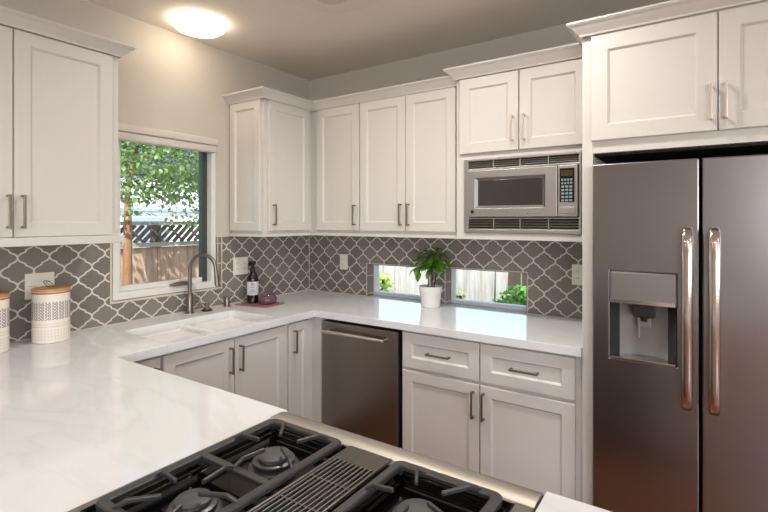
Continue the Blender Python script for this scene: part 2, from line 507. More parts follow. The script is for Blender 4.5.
# ------------------------------------------------------------------ backsplash
t1 = thing('tile_backsplash', 'grey lantern tile backsplash on the window wall with white grout', 'backsplash', (.004, -1.6, CT), 'tiled backsplashes')
b = B().grid([-2.75, -.005], [CT, 1.379], [(-1.590, -.866, 1.032, 1.379)], lambda u, v, t: (t, u, v), .0005, .008)
obj('lantern_tiles', b, 'tile_left', t1)
b = B().box(.0005, .009, -.904, -.868, 1.03, 1.379); obj('border_tiles', b, 'edge_tile', t1, bevel=.001)
b = B().box(.0005, .013, -1.590, -.866, 1.028, 1.040, .003).box(.0005, .012, -1.590, -1.578, 1.028, 1.379, .003).box(.0005, .012, -.870, -.862, 1.028, 1.379, .002).box(.0005, .0125, -.900, -.895, 1.04, 1.379, .002)
b.box(.0005, .012, -.905, -.80, 1.376, 1.383, .002)
obj('pencil_trim', b, 'grout', t1, smooth=True)
b = B().box(.0082, .011, -2.75, -.01, CT + .0005, CT + .005); obj('caulk_line', b, 'grout', t1)
t2 = thing('tile_backsplash', 'grey lantern tile backsplash on the back wall around two slot windows', 'backsplash', (1.1, -.004, CT), 'tiled backsplashes')
b = B().grid([.001, 2.24], [CT, 1.379], [(SL1[0], SL1[1], CT, SL1[3]), (SL2[0], SL2[1], CT, SL2[3])], lambda u, v, t: (u, -t, v), .0005, .008)
obj('lantern_tiles', b, 'tile_back', t2)
b = B()
for (x0, x1, z0, z1) in (SL1, SL2):
    b.box(x0 - .0005, x0 + .005, -.006, .0735, CT + .0005, z1); b.box(x1 - .005, x1 + .0005, -.006, .0735, CT + .0005, z1)
    b.box(x0, x1, -.006, .0735, z1 - .005, z1 + .0005)
struct(obj('trim_1', b, 'edge_tile'))
for (x0, x1, z0, z1) in (SL1, SL2):
    b = B()
    b.box(x0 - .006, x0, -.0105, -.001, CT + .002, z1 + .006, .002); b.box(x1, x1 + .006, -.0105, -.001, CT + .002, z1 + .006, .002)
    b.box(x0, x1, -.0105, -.001, z1, z1 + .006, .002)
    obj('pencil_trim', b, 'grout', t2, smooth=True)
obj('corner_trim', B().box(.004, .012, -.0125, -.004, CT + .002, 1.379, .002), 'grout', t2, smooth=True)
for (x0, x1) in ((.014, SL1[0]), (SL1[1], SL2[0]), (SL2[1], 2.24)): obj('caulk_line', B().box(x0, x1, -.011, -.0082, CT + .0005, CT + .005), 'grout', t2)

# ------------------------------------------------------------------ cabinet parts
def shaker(F, s0, s1, z0, z1, d0, rail=.057, th=.02, depth=.010):
    """five-piece door: bevelled outer edge, stepped inner edge, recessed flat panel"""
    b = B()
    def ring(m, d): return [F(s0 + m, d, z0 + m), F(s1 - m, d, z0 + m), F(s1 - m, d, z1 - m), F(s0 + m, d, z1 - m)]
    d1 = d0 + th
    b.loft([ring(0, d0), ring(0, d1 - .003), ring(.003, d1), ring(rail, d1), ring(rail + .0015, d1 - .001), ring(rail + .009, d1 - depth + .0005), ring(rail + .0095, d1 - depth)])
    return b
def pull(F, s, z, d, vertical=True, L=.128, sz=.0095):
    b = B(); h = L / 2
    if vertical:
        fbox(b, F, s - sz / 2, s + sz / 2, d + .026, d + .035, z - h - .006, z + h + .006, .002)
        for q in (-h, h): fbox(b, F, s - sz / 2, s + sz / 2, d - .001, d + .027, z + q - sz / 2, z + q + sz / 2, .001)
    else:
        fbox(b, F, s - h - .006, s + h + .006, d + .026, d + .035, z - sz / 2, z + sz / 2, .002)
        for q in (-h, h): fbox(b, F, s + q - sz / 2, s + q + sz / 2, d - .001, d + .027, z - sz / 2, z + sz / 2, .001)
    return b
def door(F, root, s0, s1, z0, z1, d0, hs, hz, name='door', vertical=True, rail=.057, hm='bronze'):
    o = obj(name, shaker(F, s0, s1, z0, z1, d0, rail), 'cabinet', root)
    if hs is not None: obj('handle', pull(F, hs, hz, d0 + .02, vertical), hm, o)
    return o
def crown_profile(z0, z1, out=.053):
    """(outward, z) points of the moulding section"""
    h = z1 - z0
    return [(-.004, z0), (.006, z0), (.008, z0 + h * .12), (.014, z0 + h * .24), (.026, z0 + h * .45), (.037, z0 + h * .66),
            (.045, z0 + h * .76), (.048, z0 + h * .78), (.049, z0 + h * .84), (out, z0 + h * .86), (out, z1), (-.004, z1)]
def crown(path, nrm, z0, z1, out=.053):
    """sweep the section along a plan polyline; nrm[i] is the miter direction (already scaled) at point i"""
    b = B(); pr = crown_profile(z0, z1, out)
    rings = [[(p[0] + n[0] * o, p[1] + n[1] * o, z) for (o, z) in pr] for p, n in zip(path, nrm)]
    b.loft(rings); return b

UB, UT, UD = 1.417, 2.278, .33          # wall cabinets: door bottom, door top, box depth
hz_up = 1.523
# left wall cabinet (near, in front of the window)
c = thing('wall_cabinet', 'white two-door wall cabinet left of the window above the canisters', 'cabinet', (0, -2.14, 1.38), 'white wall cabinets')
obj('box', B().box(.001, UD, -2.565, -1.708, 1.40, 2.30), 'cabinet', c, bevel=.002)
door(LEFT, c, -2.135, -1.742, UB, UT - .004, UD, -2.108, hz_up)
door(LEFT, c, -2.550, -2.139, UB, UT - .004, UD, -2.158, hz_up)
b = crown([(0.001, -1.708), (UD + .02, -1.708), (UD + .02, -2.565), (.001, -2.565)], [(0, 1), (1, 1), (1, -1), (0, -1)], 2.278, 2.333)
obj('crown_moulding', b, 'cabinet', c)
b = B().box(.012, UD + .025, -2.565, -1.690, 1.379, 1.4155, .002)
obj('light_rail', b, 'cabinet', c)

# corner cabinet on the window wall
c = thing('wall_cabinet', 'white corner wall cabinet right of the window with panelled end', 'cabinet', (0, -.42, 1.38), 'white wall cabinets')
obj('box', B().box(.001, UD, -.786, -.002, 1.40, 2.30), 'cabinet', c, bevel=.002)
door(LEFT, c, -.756, -.368, UB, UT, UD, -.722, hz_up)
EF = lambda s, d, z: (s, -d, z)
obj('end_panel', shaker(EF, .012, UD - .02, UB, UT, .786, .052, .018), 'cabinet', c)
# back wall: single door, then double door
c = thing('wall_cabinet', 'narrow white single-door wall cabinet next to the room corner', 'cabinet', (.57, 0, 1.38), 'white wall cabinets')
obj('box', B().box(UD + .001, .777, -UD, -.002, 1.40, 2.30), 'cabinet', c, bevel=.002)
door(BACK, c, .394, .772, UB, UT, UD, .745, hz_up)
c = thing('wall_cabinet', 'white two-door wall cabinet above the potted plant left of microwave', 'cabinet', (1.13, 0, 1.38), 'white wall cabinets')
obj('box', B().box(.778, 1.503, -UD, -.002, 1.40, 2.30), 'cabinet', c, bevel=.002)
door(BACK, c, .782, 1.138, UB, UT, UD, 1.111, hz_up)
door(BACK, c, 1.142, 1.486, UB, UT, UD, 1.169, hz_up)
# continuous crown and light rail over the three corner units
D1 = UD + .02
b = crown([(.001, -.804), (D1, -.804), (D1, -D1), (1.503, -D1)], [(0, -1), (1, -1), (1, -1), (0, -1)], UT, 2.333)
o = obj('crown_moulding', b, 'cabinet'); tag(o, 'white crown moulding running around the corner wall cabinets', 'moulding')
b = B().box(.012, D1 + .003, -.807, -.012, 1.379, 1.3995, .0015).box(D1 + .003, 1.503, -D1 - .003, -.012, 1.379, 1.3995, .0015)
o = obj('light_rail', b, 'cabinet'); tag(o, 'white light rail under the corner wall cabinets above the tiles', 'trim')

# microwave cabinet
MD = .372                       # front of its frame
c = thing('microwave_cabinet', 'white wall cabinet with two short doors over the built-in microwave', 'cabinet', (1.87, 0, 1.38), 'white wall cabinets')
b = B().grid([1.505, 2.240], [1.379, 2.305], [(1.556, 2.192, 1.416, 1.838)], BACKw := (lambda u, v, t: (u, -t, v)), .30, MD)
obj('face_frame', b, 'cabinet', c, bevel=.0015)
b = B().box(1.505, 1.523, -.3005, -.009, 1.379, 2.305).box(2.222, 2.240, -.3005, -.009, 1.379, 2.305).box(1.523, 2.222, -.3005, -.009, 1.379, 1.397).box(1.523, 2.222, -.3005, -.009, 2.287, 2.305).box(1.523, 2.222, -.3005, -.009, 1.85, 1.868).box(1.523, 2.222, -.02, -.009, 1.397, 2.287)
obj('box', b, 'cabinet', c)
door(BACK, c, 1.530, 1.874, 1.868, 2.296, MD, 1.846, 1.984, hm='satin')
door(BACK, c, 1.882, 2.225, 1.868, 2.296, MD, 1.910, 1.984, hm='satin')
b = crown([(1.507, -.010), (1.507, -MD - .02), (2.240, -MD - .02)], [(-1, 0), (-1, -1), (0, -1)], 2.300, 2.361)
obj('crown_moulding', b, 'cabinet', c)

# refrigerator surround
FD = .61
c = thing('refrigerator_cabinet', 'white tall surround cabinet with two doors above the refrigerator', 'cabinet', (2.72, 0, 0), 'white wall cabinets')
b = B().box(2.2455, 2.290, -.632, -.01, 0.001, 2.305, .002); obj('side_panel', b, 'cabinet', c)
b = B().box(3.225, 3.27, -.632, -.01, 0.001, 2.305, .002); obj('side_panel', b, 'cabinet', c)
b = B().box(2.2905, 3.2245, -FD, -.011, 1.785, 2.305, .001); obj('box', b, 'cabinet', c)
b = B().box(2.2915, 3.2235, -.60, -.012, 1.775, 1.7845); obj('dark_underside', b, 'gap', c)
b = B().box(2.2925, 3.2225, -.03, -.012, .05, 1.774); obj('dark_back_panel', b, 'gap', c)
door(BACK, c, 2.285, 2.7435, 1.838, 2.300, FD + .0225, 2.722, 1.948, hm='satin', rail=.066)
door(BACK, c, 2.7475, 3.222, 1.838, 2.300, FD + .0225, 2.770, 1.948, hm='satin', rail=.066)
b = B().box(2.2905, 3.2245, -.6325, -FD - .0005, 1.785, 2.305, .001); obj('face_rail', b, 'cabinet', c)
b = crown([(2.2455, -.462), (2.2455, -.652), (3.27, -.652)], [(-1, 0), (-1, -1), (0, -1)], 2.306, 2.362)
obj('crown_moulding', b, 'cabinet', c)

# ------------------------------------------------------------------ microwave
c = thing('microwave', 'stainless steel microwave with dark window built into the wall cabinet', 'microwave', (1.87, -.2, 1.42))
obj('oven_body', B().box(1.575, 2.175, -.360, -.05, 1.43, 1.80), 'dark', c)
b = B().grid([1.5575, 2.1905], [1.4175, 1.8365], [(1.584, 2.180, 1.437, 1.494), (1.582, 2.182, 1.502, 1.772), (1.584, 2.180, 1.779, 1.823)], BACKw, .361, .384)
obj('trim_kit', b, 'steel_mw', c, bevel=.0015)
for (z0, z1, nm) in ((1.437, 1.494, 'lower_vent'), (1.779, 1.823, 'upper_vent')):
    b = B()
    for k in range(4):
        z = z0 + (z1 - z0) * (k + .25) / 4
        b.bar([(1.584, -.372, z), (2.180, -.372, z)], .0085, .0035, (0, -.5, 1))
    for k in range(1, 4):
        x = 1.584 + .596 * k / 4; b.box(x - .003, x + .003, -.381, -.366, z0, z1)
    obj(nm, b, 'steel_mw', c)
d = B().grid([1.586, 2.079], [1.506, 1.768], [(1.632, 2.018, 1.556, 1.724)], BACKw, .362, .400)
dd = obj('door', d, 'steel_mw', c, bevel=.003)
b = B()
def wr(m, y): return [(1.632 + m, y, 1.556 + m), (2.018 - m, y, 1.556 + m), (2.018 - m, y, 1.724 - m), (1.632 + m, y, 1.724 - m)]
b.loft([wr(0, -.4005), wr(.014, -.388)], cap=False); obj('window_bezel', b, 'steel_light', dd)
b = B().box(1.645, 2.005, -.389, -.380, 1.569, 1.711, .001); obj('window', b, 'screen', dd)
b = B().lathe([(.009, -.4025), (.010, -.4015), (.010, -.399)], (1.615, 0, 1.535), 20, 'y'); obj('badge', b, 'dark', dd)
b = B()
for k in range(9): b.box(1.925 + k * .0085, 1.931 + k * .0085, -.4008, -.3995, 1.5225, 1.5255 + (.0015 if k in (0, 4) else 0))
obj('lettering_mark', b, 'slot', dd)
b = B().box(2.083, 2.178, -.399, -.362, 1.506, 1.768, .003); pp = obj('control_panel', b, 'steel_mw', c)
obj('keypad', B().box(2.092, 2.163, -.4025, -.398, 1.580, 1.752, .001), 'panel_black', pp)
obj('display', B().box(2.099, 2.156, -.4035, -.402, 1.712, 1.742), 'display', pp)
for r in range(7):
    b = B(); z = 1.699 - r * .0175
    for k in range(3 if r > 1 else 4):
        n = 3 if r > 1 else 4; wd = .058 / n; x = 2.0985 + wd * k
        b.box(x + .002, x + wd - .003, -.4036, -.402, z - .011, z)
    obj('button_row', b, 'button', pp)
obj('open_button', B().box(2.093, 2.166, -.4035, -.398, 1.522, 1.556, .002), 'steel_mw', pp)

# ------------------------------------------------------------------ refrigerator
FY = -.712
c = thing('refrigerator', 'stainless steel side-by-side refrigerator with ice and water dispenser', 'refrigerator', (2.75, -.4, 0))
obj('body', B().box(2.304, 3.210, -.640, -.06, .012, 1.716, .004), 'gap', c)
obj('toe_grille', B().box(2.306, 3.208, -.66, -.6405, .012, .095, .002), 'dark', c)
DX0, DX1, DZ0, DZ1 = 2.371, 2.611, .908, 1.275
b = B().grid([2.304, 2.684], [0.10, 1.727], [(DX0, DX1, DZ0, DZ1)], BACKw, .6405, -FY)
fd = obj('freezer_door', b, 'steel', c, bevel=.005)
rd = obj('refrigerator_door', B().box(2.694, 3.212, FY, -.6405, 0.10, 1.727, .005), 'steel', c)
def fridge_handle(x):
    b = B(); rings = []
    zt, zb = 1.462, .750
    prof = [(zt, .000, .55), (zt - .004, .018, .75), (zt - .014, .034, .9), (zt - .032, .046, 1), (zt - .06, .054, 1)]
    mid = [(zt - .06 + (zb + .06 - zt + .06) * k / 8, .054 + .014 * math.sin(PI * k / 8), 1) for k in range(1, 8)]
    low = [(zb + .06, .054, 1), (zb + .032, .046, 1), (zb + .014, .034, .9), (zb + .004, .018, .75), (zb, .0, .55)]
    for (z, o, s_) in prof + mid + low:
        ring = []
        for k in range(14):
            a = 2 * PI * k / 14
            ring.append((x + .018 * s_ * math.copysign(abs(math.cos(a)) ** .7, math.cos(a)), FY - o - .012 * s_ * math.copysign(abs(math.sin(a)) ** .7, math.sin(a)) + .001, z))
        rings.append(ring)
    return b.loft(rings)
obj('handle', fridge_handle(2.646), 'steel_handle', fd, smooth=True, auto=60)
obj('handle', fridge_handle(2.732), 'steel_handle', rd, smooth=True, auto=60)
# dispenser: panel above, curved niche below
b = B().box(DX0 + .001, DX1 - .001, FY - .010, -.65, 1.142, DZ1 - .001, .006); obj('dispenser_panel', b, 'steel_light', fd)
b = B().box(DX0 + .003, DX1 - .003, FY - .0115, FY - .006, 1.1425, 1.162, .002); obj('dispenser_control_strip', b, 'steel_handle', fd)
b = B()
def niche(u0, u1, n):
    b = B(); rings = []
    for z in (DZ0 + .001, 1.1415):
        ring = []
        for k in range(n + 1):
            u = u0 + (u1 - u0) * k / n; x = DX0 + .001 + (DX1 - DX0 - .002) * u
            ring.append((x, FY + .001 + .066 * (1 - abs(2 * u - 1) ** 3.2), z))
        rings.append(ring)
    return b.loft(rings, cap=False, close=False)
obj('dispenser_niche', niche(.13, .87, 10), 'niche', fd, smooth=True)
for u0, u1 in ((0, .13), (.87, 1)): obj('dispenser_side', niche(u0, u1, 5), 'niche_side', fd, smooth=True)
b = B().box(2.455, 2.535, FY + .004, FY + .05, 1.090, 1.1415, .004); b.lathe([(.012, 1.072), (.014, 1.091)], (2.495, FY + .025, 0), 14); obj('dispenser_spout', b, 'dark', fd)
b = B().box(2.470, 2.520, FY + .026, FY + .032, 1.045, 1.085, .002).box(2.472, 2.480, FY + .024, FY + .030, 1.0, 1.06, .002); obj('dispenser_lever', b, 'steel_light', fd)
b = B().box(DX0 + .002, DX1 - .002, FY - .012, FY + .058, DZ0 + .001, DZ0 + .012, .003); obj('drip_tray', b, 'chrome', fd)

# ------------------------------------------------------------------ base cabinets
BD = .605; DZb, DZt = .115, .858
def base_box(b, F, s0, s1):
    fbox(b, F, s0, s1, .012, BD, .10, .872); fbox(b, F, s0, s1, .02, BD - .07, .001, .10)
# drawer unit right of dishwasher
c = thing('base_cabinet', 'white base cabinet with two drawers over two doors beside refrigerator', 'cabinet', (1.76, 0, 0), 'white base cabinets')
b = B(); base_box(b, BACK, 1.277, 2.244); obj('box', b, 'cabinet', c)
dz = (.662, .858)
door(BACK, c, 1.289, 1.748, dz[0], dz[1], BD, 1.520, .760, 'drawer', False)
door(BACK, c, 1.754, 2.213, dz[0], dz[1], BD, 1.983, .760, 'drawer', False)
door(BACK, c, 1.289, 1.748, DZb, .646, BD, 1.719, .543)
door(BACK, c, 1.754, 2.213, DZb, .646, BD, 1.775, .543)
# sink base, narrow unit and end unit along the window wall
c = thing('base_cabinet', 'white two-door sink base cabinet under the window', 'cabinet', (0, -1.25, 0), 'white base cabinets')
b = B(); b.box(.012, BD, -1.66, -1.64, .10, .872).box(.012, BD, -.882, -.8625, .10, .872).box(.012, .03, -1.64, -.882, .10, .872).box(.03, BD, -1.64, -.882, .10, .118).box(BD - .02, BD, -1.64, -.882, .845, .872).box(BD - .02, BD, -1.27, -1.23, .118, .845).box(.02, BD - .07, -1.66, -.8625, .001, .0995)
obj('box', b, 'cabinet', c)
door(LEFT, c, -1.652, -1.251, DZb, DZt, BD, -1.283, .748)
door(LEFT, c, -1.247, -.874, DZb, DZt, BD, -1.218, .748)
c = thing('base_cabinet', 'narrow white base cabinet between sink cabinet and inner corner', 'cabinet', (0, -.75, 0), 'white base cabinets')
b = B(); base_box(b, LEFT, -.862, -.015); b.box(BD + .0005, .686, -BD, -.02, .10, .872); obj('box', b, 'cabinet', c)
door(LEFT, c, -.848, -.672, DZb, DZt, BD, -.812, .748, rail=.05)
b = B().box(BD + .0008, .684, -BD - .018, -BD - .0005, .10, .872, .001); obj('corner_filler', b, 'cabinet', c)
c = thing('base_cabinet', 'white base cabinet left of the sink tucked behind the peninsula', 'cabinet', (0, -1.77, 0), 'white base cabinets')
b = B(); base_box(b, LEFT, -1.885, -1.6615); obj('box', b, 'cabinet', c)
door(LEFT, c, -1.875, -1.668, DZb, DZt, BD, -1.694, .748, rail=.05)
# peninsula base
c = thing('peninsula_cabinet', 'white peninsula base under the worktop left of the gas range', 'cabinet', (1.0, -2.2, 0))
b = B().box(.012, 1.648, -2.50, -1.93, .10, .872).box(.02, 1.648, -2.48, -2.0, .001, .10); obj('box', b, 'cabinet', c)
YF = lambda s, d, z: (s, d, z)
door(YF, c, .70, 1.17, DZb, DZt, -1.929, None, None); door(YF, c, 1.175, 1.64, DZb, DZt, -1.929, None, None)
c = thing('peninsula_cabinet', 'white peninsula base end right of the gas range', 'cabinet', (2.6, -2.2, 0))
b = B().box(2.424, 2.66, -2.50, -1.93, .10, .872).box(2.424, 2.64, -2.48, -2.0, .001, .10); obj('box', b, 'cabinet', c)
door(YF, c, 2.432, 2.652, DZb, DZt, -1.929, None, None)

# dishwasher
c = thing('dishwasher', 'dark stainless dishwasher with bar handle under the back counter', 'dishwasher', (.98, -.3, 0))
obj('tub', B().box(.693, 1.271, -.585, -.03, .09, .868), 'gap', c)
dw = obj('door', B().box(.694, 1.262, -.632, -.5855, .115, .852, .004), 'steel_dark', c)
obj('kick_plate', B().box(.695, 1.27, -.54, -.5, .002, .0895), 'dark', c)
b = B().tube([(.732, -.676, .799), (1.200, -.676, .799)], .0105, 14)
for x in (.752, 1.180): b.tube([(x, -.630, .797), (x, -.672, .797)], .008, 12)
obj('handle', b, 'satin', dw, smooth=True)

# ------------------------------------------------------------------ worktop with sink and cooktop cut-outs
SX0, SX1 = .205, .592; SY = (-1.625, -1.300, -1.262, -.935)
RX0, RX1 = 1.655, 2.415; PY0, PY1 = -2.72, -1.876
b = B().grid([.0085, .648, RX0, RX1, 2.2445, 2.69], [PY0, PY1, -.648, -.0085], [(SX0, SX1, SY[0], SY[3]),
      (.648, 3, PY1, -.648), (2.2445, 3, -.648, 0), (RX0 - .002, RX1 + .002, -2.53, -1.6)], lambda u, v, t: (u, v, t), CT - .041, CT)
ct = obj('worktop', b, 'quartz'); tag(ct, 'white veined quartz worktop running around the kitchen and along the peninsula', 'worktop')
bmm = bmesh.new(); bmm.from_mesh(ct.data)
es = []
for e in bmm.edges:
    a, d = e.verts[0].co, e.verts[1].co
    if abs(a.x - d.x) < 1e-5 and abs(a.y - d.y) < 1e-5:
        p = (round(a.x, 3), round(a.y, 3))
        if p[0] in (SX0, SX1) and p[1] in (SY[0], SY[3]): es.append(e)
bmesh.ops.bevel(bmm, geom=es, offset=.035, segments=6, profile=.5, affect='EDGES')
es = [e for e in bmm.edges if len(e.link_faces) == 2 and abs((e.verts[0].co.z + e.verts[1].co.z) / 2 - .873) < 1e-4 and 0]
bmm.to_mesh(ct.data); bmm.free()
md = ct.modifiers.new('bevel', 'BEVEL'); md.width = .003; md.segments = 2; md.limit_method = 'ANGLE'; md.angle_limit = R(50)

# sink
c = thing('sink', 'white double-bowl undermount sink set into the worktop below the window', 'sink', (.4, -1.28, .70))
def bowl(y0, y1, dep):
    b = B(); x0, x1 = SX0 - .004, SX1 + .004; y0 -= .004; y1 += .004
    def rr(m, z, r):
        pts = []
        for (cx, cy, a0) in ((x1 - m - r, y1 - m - r, 0), (x0 + m + r, y1 - m - r, 90), (x0 + m + r, y0 + m + r, 180), (x1 - m - r, y0 + m + r, 270)):
            for k in range(6):
                a = R(a0 + 90 * k / 5); pts.append((cx + r * math.cos(a), cy + r * math.sin(a), z))
        return pts
    zt = CT - .0415; zb = zt - dep
    b.loft([rr(-.012, zt - .012, .045), rr(-.012, zt, .045), rr(.0, zt, .039), rr(.004, zt - .02, .04), rr(.012, zb + .03, .045), rr(.022, zb + .008, .05), rr(.04, zb, .05), rr(.1, zb - .003, .03), ], cap=True)
    return b
s1 = obj('bowl', bowl(SY[0], SY[1], .19), 'ceramic', c, smooth=True)
s2 = obj('bowl', bowl(SY[2], SY[3], .19), 'ceramic', c, smooth=True)
b = B().box(SX0 - .003, SX1 + .003, SY[1] - .004, SY[2] + .004, .80, .889, .014, 4); obj('divider', b, 'ceramic', c, smooth=True)
for s_, y in ((s1, -1.462), (s2, -1.098)):
    obj('drain', B().lathe([(.042, .6815), (.042, .685), (.036, .6855), (.030, .6825)], (.39, y, 0), 28), 'chrome', s_, smooth=True)
b = B().lathe([(.018, .0), (.018, .003), (.014, .004)], (SX0 + .004, -1.47, .835), 20, 'x'); obj('overflow_cover', b, 'nickel', s1, smooth=True)

# faucet
c = thing('faucet', 'brushed nickel gooseneck faucet standing behind the sink', 'faucet', (.075, -1.13, CT))
b = B().lathe([(.028, CT), (.028, CT + .006), (.021, CT + .010), (.0195, CT + .105), (.014, CT + .116)], (.062, -1.14, 0), 24)
obj('base', b, 'nickel', c, smooth=True)
pts = [(.062, -1.14, CT + .11), (.062, -1.14, 1.19)]
ax, r0 = (.062 + .088), .088
ux, uy = .93, .37
for k in range(1, 16):
    a = PI - (PI * 0.98) * k / 15
    q = r0 + r0 * math.cos(a)
    pts.append((.062 + ux * q, -1.14 + uy * q, 1.19 + r0 * math.sin(a)))
q = 2 * r0
pts.append((.062 + ux * (q + .004), -1.14 + uy * (q + .004), 1.16))
obj('spout', B().tube(pts, .0115, 16), 'nickel', c, smooth=True, auto=60)
e = pts[-1]
b = B().tube([e, (e[0] + ux * .002, e[1] + uy * .002, 1.15), (e[0] + ux * .008, e[1] + uy * .008, 1.09)], .014, 16, [.0118, .0145, .0155])
obj('spray_head', b, 'nickel', c, smooth=True, auto=60)
b = B().tube([(.062, -1.132, .985), (.066, -1.105, .990), (.068, -1.082, .992)], .012, 14, [.013, .013, .011]).tube([(.068, -1.086, .990), (.085, -1.078, .965), (.110, -1.066, .940)], .006, 10, [.008, .006, .005])
obj('lever', b, 'nickel', c, smooth=True)
c = thing('soap_dispenser', 'low nickel soap pump on a dark disc between faucet and air gap', 'soap dispenser', (.086, -1.035, CT))
obj('base_disc', B().lathe([(.033, CT + .0003), (.034, CT + .004), (.030, CT + .009), (.012, CT + .010)], (.086, -1.035, 0), 24), 'dark', c, smooth=True)
b = B().lathe([(.024, CT + .0095), (.021, CT + .018), (.012, CT + .028), (.009, CT + .045), (.012, CT + .050), (.011, CT + .056)], (.086, -1.035, 0), 20)
obj('pump', b, 'nickel', c, smooth=True)
c = obj('air_gap_cap', B().lathe([(.023, CT + .0003), (.023, CT + .004), (.0195, CT + .006), (.0195, CT + .054), (.017, CT + .060), (.005, CT + .061)], (.064, -.866, 0), 24), 'nickel', smooth=True)
tag(c, 'short nickel air gap cylinder right of the faucet', 'air gap')

# ------------------------------------------------------------------ things on the counter
b = B().box(-.135, .135, -.098, .098, 0, .006, .003)
bmesh.ops.rotate(b.bm, verts=b.bm.verts, cent=(0, 0, 0), matrix=Matrix.Rotation(R(8), 3, 'Z'))
bmesh.ops.translate(b.bm, verts=b.bm.verts, vec=(.188, -.692, CT + .0004))
tag(obj('tray', b, 'tray'), 'thin pinkish tray under the amber bottle and the lilac jar', 'tray')
tz = CT + .0068
bx, by = .125, -.700
c = thing('soap_bottle', 'amber bottle with pale label and black pump head on the tray', 'bottle', (bx, by, tz))
b = B().lathe([(.034, tz), (.0385, tz + .004), (.0385, tz + .158), (.037, tz + .172), (.032, tz + .188), (.024, tz + .201), (.018, tz + .210), (.0165, tz + .222)], (bx, by, 0), 28)
obj('glass_body', b, 'amber', c, smooth=True)
b = B().lathe([(.0390, tz + .056), (.0392, tz + .057), (.0392, tz + .146), (.0390, tz + .147)], (bx, by, 0), 32, cap=False); lb = obj('label', b, 'label', c, smooth=True)
b = B(); rnd = random.Random(4)
for k, z in enumerate((.132, .124, .112, .106, .094, .086, .078, .070)):
    w0 = rnd.uniform(.25, .62)
    a0 = R(-42)
    ring = []
    for q in range(9):
        a = a0 - w0 + 2 * w0 * q / 8
        ring.append(((bx + .0396 * math.cos(a), by + .0396 * math.sin(a))))
    b.loft([[(p[0], p[1], tz + z) for p in ring], [(p[0], p[1], tz + z + (.0028 if k > 1 else .005)) for p in ring]], cap=False, close=False)
obj('label_print', b, 'ink', lb)
b = B().lathe([(.019, tz + .216), (.019, tz + .240), (.013, tz + .244), (.0115, tz + .258), (.022, tz + .264), (.024, tz + .280), (.020, tz + .285)], (bx, by, 0), 20)
b.bar([(bx, by, tz + .273), (bx + .012, by - .028, tz + .274), (bx + .018, by - .044, tz + .262)], .018, .016)
obj('pump_head', b, 'black_cap', c, smooth=True)
jx, jy = .232, -.665
c = thing('candy_jar', 'small lilac glass jar with clear domed lid beside the amber bottle', 'jar', (jx, jy, tz))
b = B().lathe([(.045, tz), (.058, tz + .006), (.064, tz + .022), (.063, tz + .040), (.056, tz + .052), (.052, tz + .054), (.050, tz + .050), (.010, tz + .044)], (jx, jy, 0), 32)
obj('bowl', b, 'lilac', c, smooth=True)
b = B().lathe([(.055, tz + .0545), (.054, tz + .058), (.046, tz + .070), (.030, tz + .079), (.010, tz + .082), (.007, tz + .088), (.011, tz + .095), (.006, tz + .101)], (jx, jy, 0), 28)
obj('lid', b, 'lilac_clear', c, smooth=True)

def canister(cx, cy, label):
    z = CT + .0005
    c = thing('canister', label, 'canister', (cx, cy, z), 'patterned canisters')
    r = .0765
    b = B().lathe([(r - .004, z), (r, z + .004), (r, z + .236), (r - .003, z + .239)], (cx, cy, 0), 48)
    obj('body', b, canister_mat(cx, cy, z), c, smooth=True)
    ld = obj('lid', B().lathe([(r - .002, z + .2395), (r + .0005, z + .241), (r + .0005, z + .251), (r - .004, z + .2535)], (cx, cy, 0), 48), 'lid_wood', c, smooth=True)
    # leaf-shaped wire loop on the lid
    hx, hy = .83, .557
    def lp(l, wd):
        a_ = -.86 * l + .5 * wd; return (cx + .012 * hx + hx * a_, cy + .012 * hy + hy * a_, z + .2545 + .5 * l + .86 * wd)
    pts = []
    for k in range(21):
        a = PI * k / 10
        pts.append(lp(.030 - .026 * math.cos(a), .0115 * math.sin(a) * (1 + .25 * math.cos(a))))
    b = B().tube([lp(0, 0), lp(.006, 0), lp(.03, .0), lp(.046, 0)], .0011, 8).tube(pts, .0015, 8)
    obj('leaf_knob', b, 'wire', ld, smooth=True)
canister(.110, -1.910, 'patterned white canister with wooden lid in front of the outlet')
canister(.120, -2.157, 'patterned white canister cut off by the left edge of the picture')

# potted plant
px, py = 1.198, -.120
c = thing('potted_plant', 'leafy green plant in a white pot between the slot windows', 'plant', (px, py, CT))
z = CT + .0004
b = B().lathe([(.058, z), (.062, z + .003), (.0705, z + .092), (.0705, z + .094), (.076, z + .096), (.0785, z + .136), (.075, z + .138), (.070, z + .136), (.066, z + .115), (.02, z + .112)], (px, py, 0), 40)
pot = obj('pot', b, 'pot', c, smooth=True)
obj('soil', B().lathe([(.066, z + .114), (.05, z + .121), (.01, z + .124)], (px, py, 0), 28), 'soil', c)
rnd = random.Random(11)
b = B(); leaves = B()
def leaf(bb, p, d, up, L, W, fold=.25, droop=.25):
    d = Vector(d).normalized(); side = d.cross(Vector(up)).normalized(); n = side.cross(d).normalized()
    P = Vector(p); rows = []
    for k, (u, wv) in enumerate(((0, .02), (.18, .6), (.42, 1), (.7, .74), (1, .02))):
        q = P + d * L * u - n * L * droop * u * u
        rows.append((q - side * W * wv / 2 + n * fold * W * wv / 2, q, q + side * W * wv / 2 + n * fold * W * wv / 2))
    vr = [[bb.bm.verts.new(x) for x in r] for r in rows]
    for a_, b_ in zip(vr, vr[1:]):
        for k in (0, 1): bb.bm.faces.new([a_[k], a_[k + 1], b_[k + 1], b_[k]])
stems = [((-.018, .0), (-.045, .0)), ((.012, -.008), (.03, -.01)), ((.018, .012), (.065, .02))]
tops = []
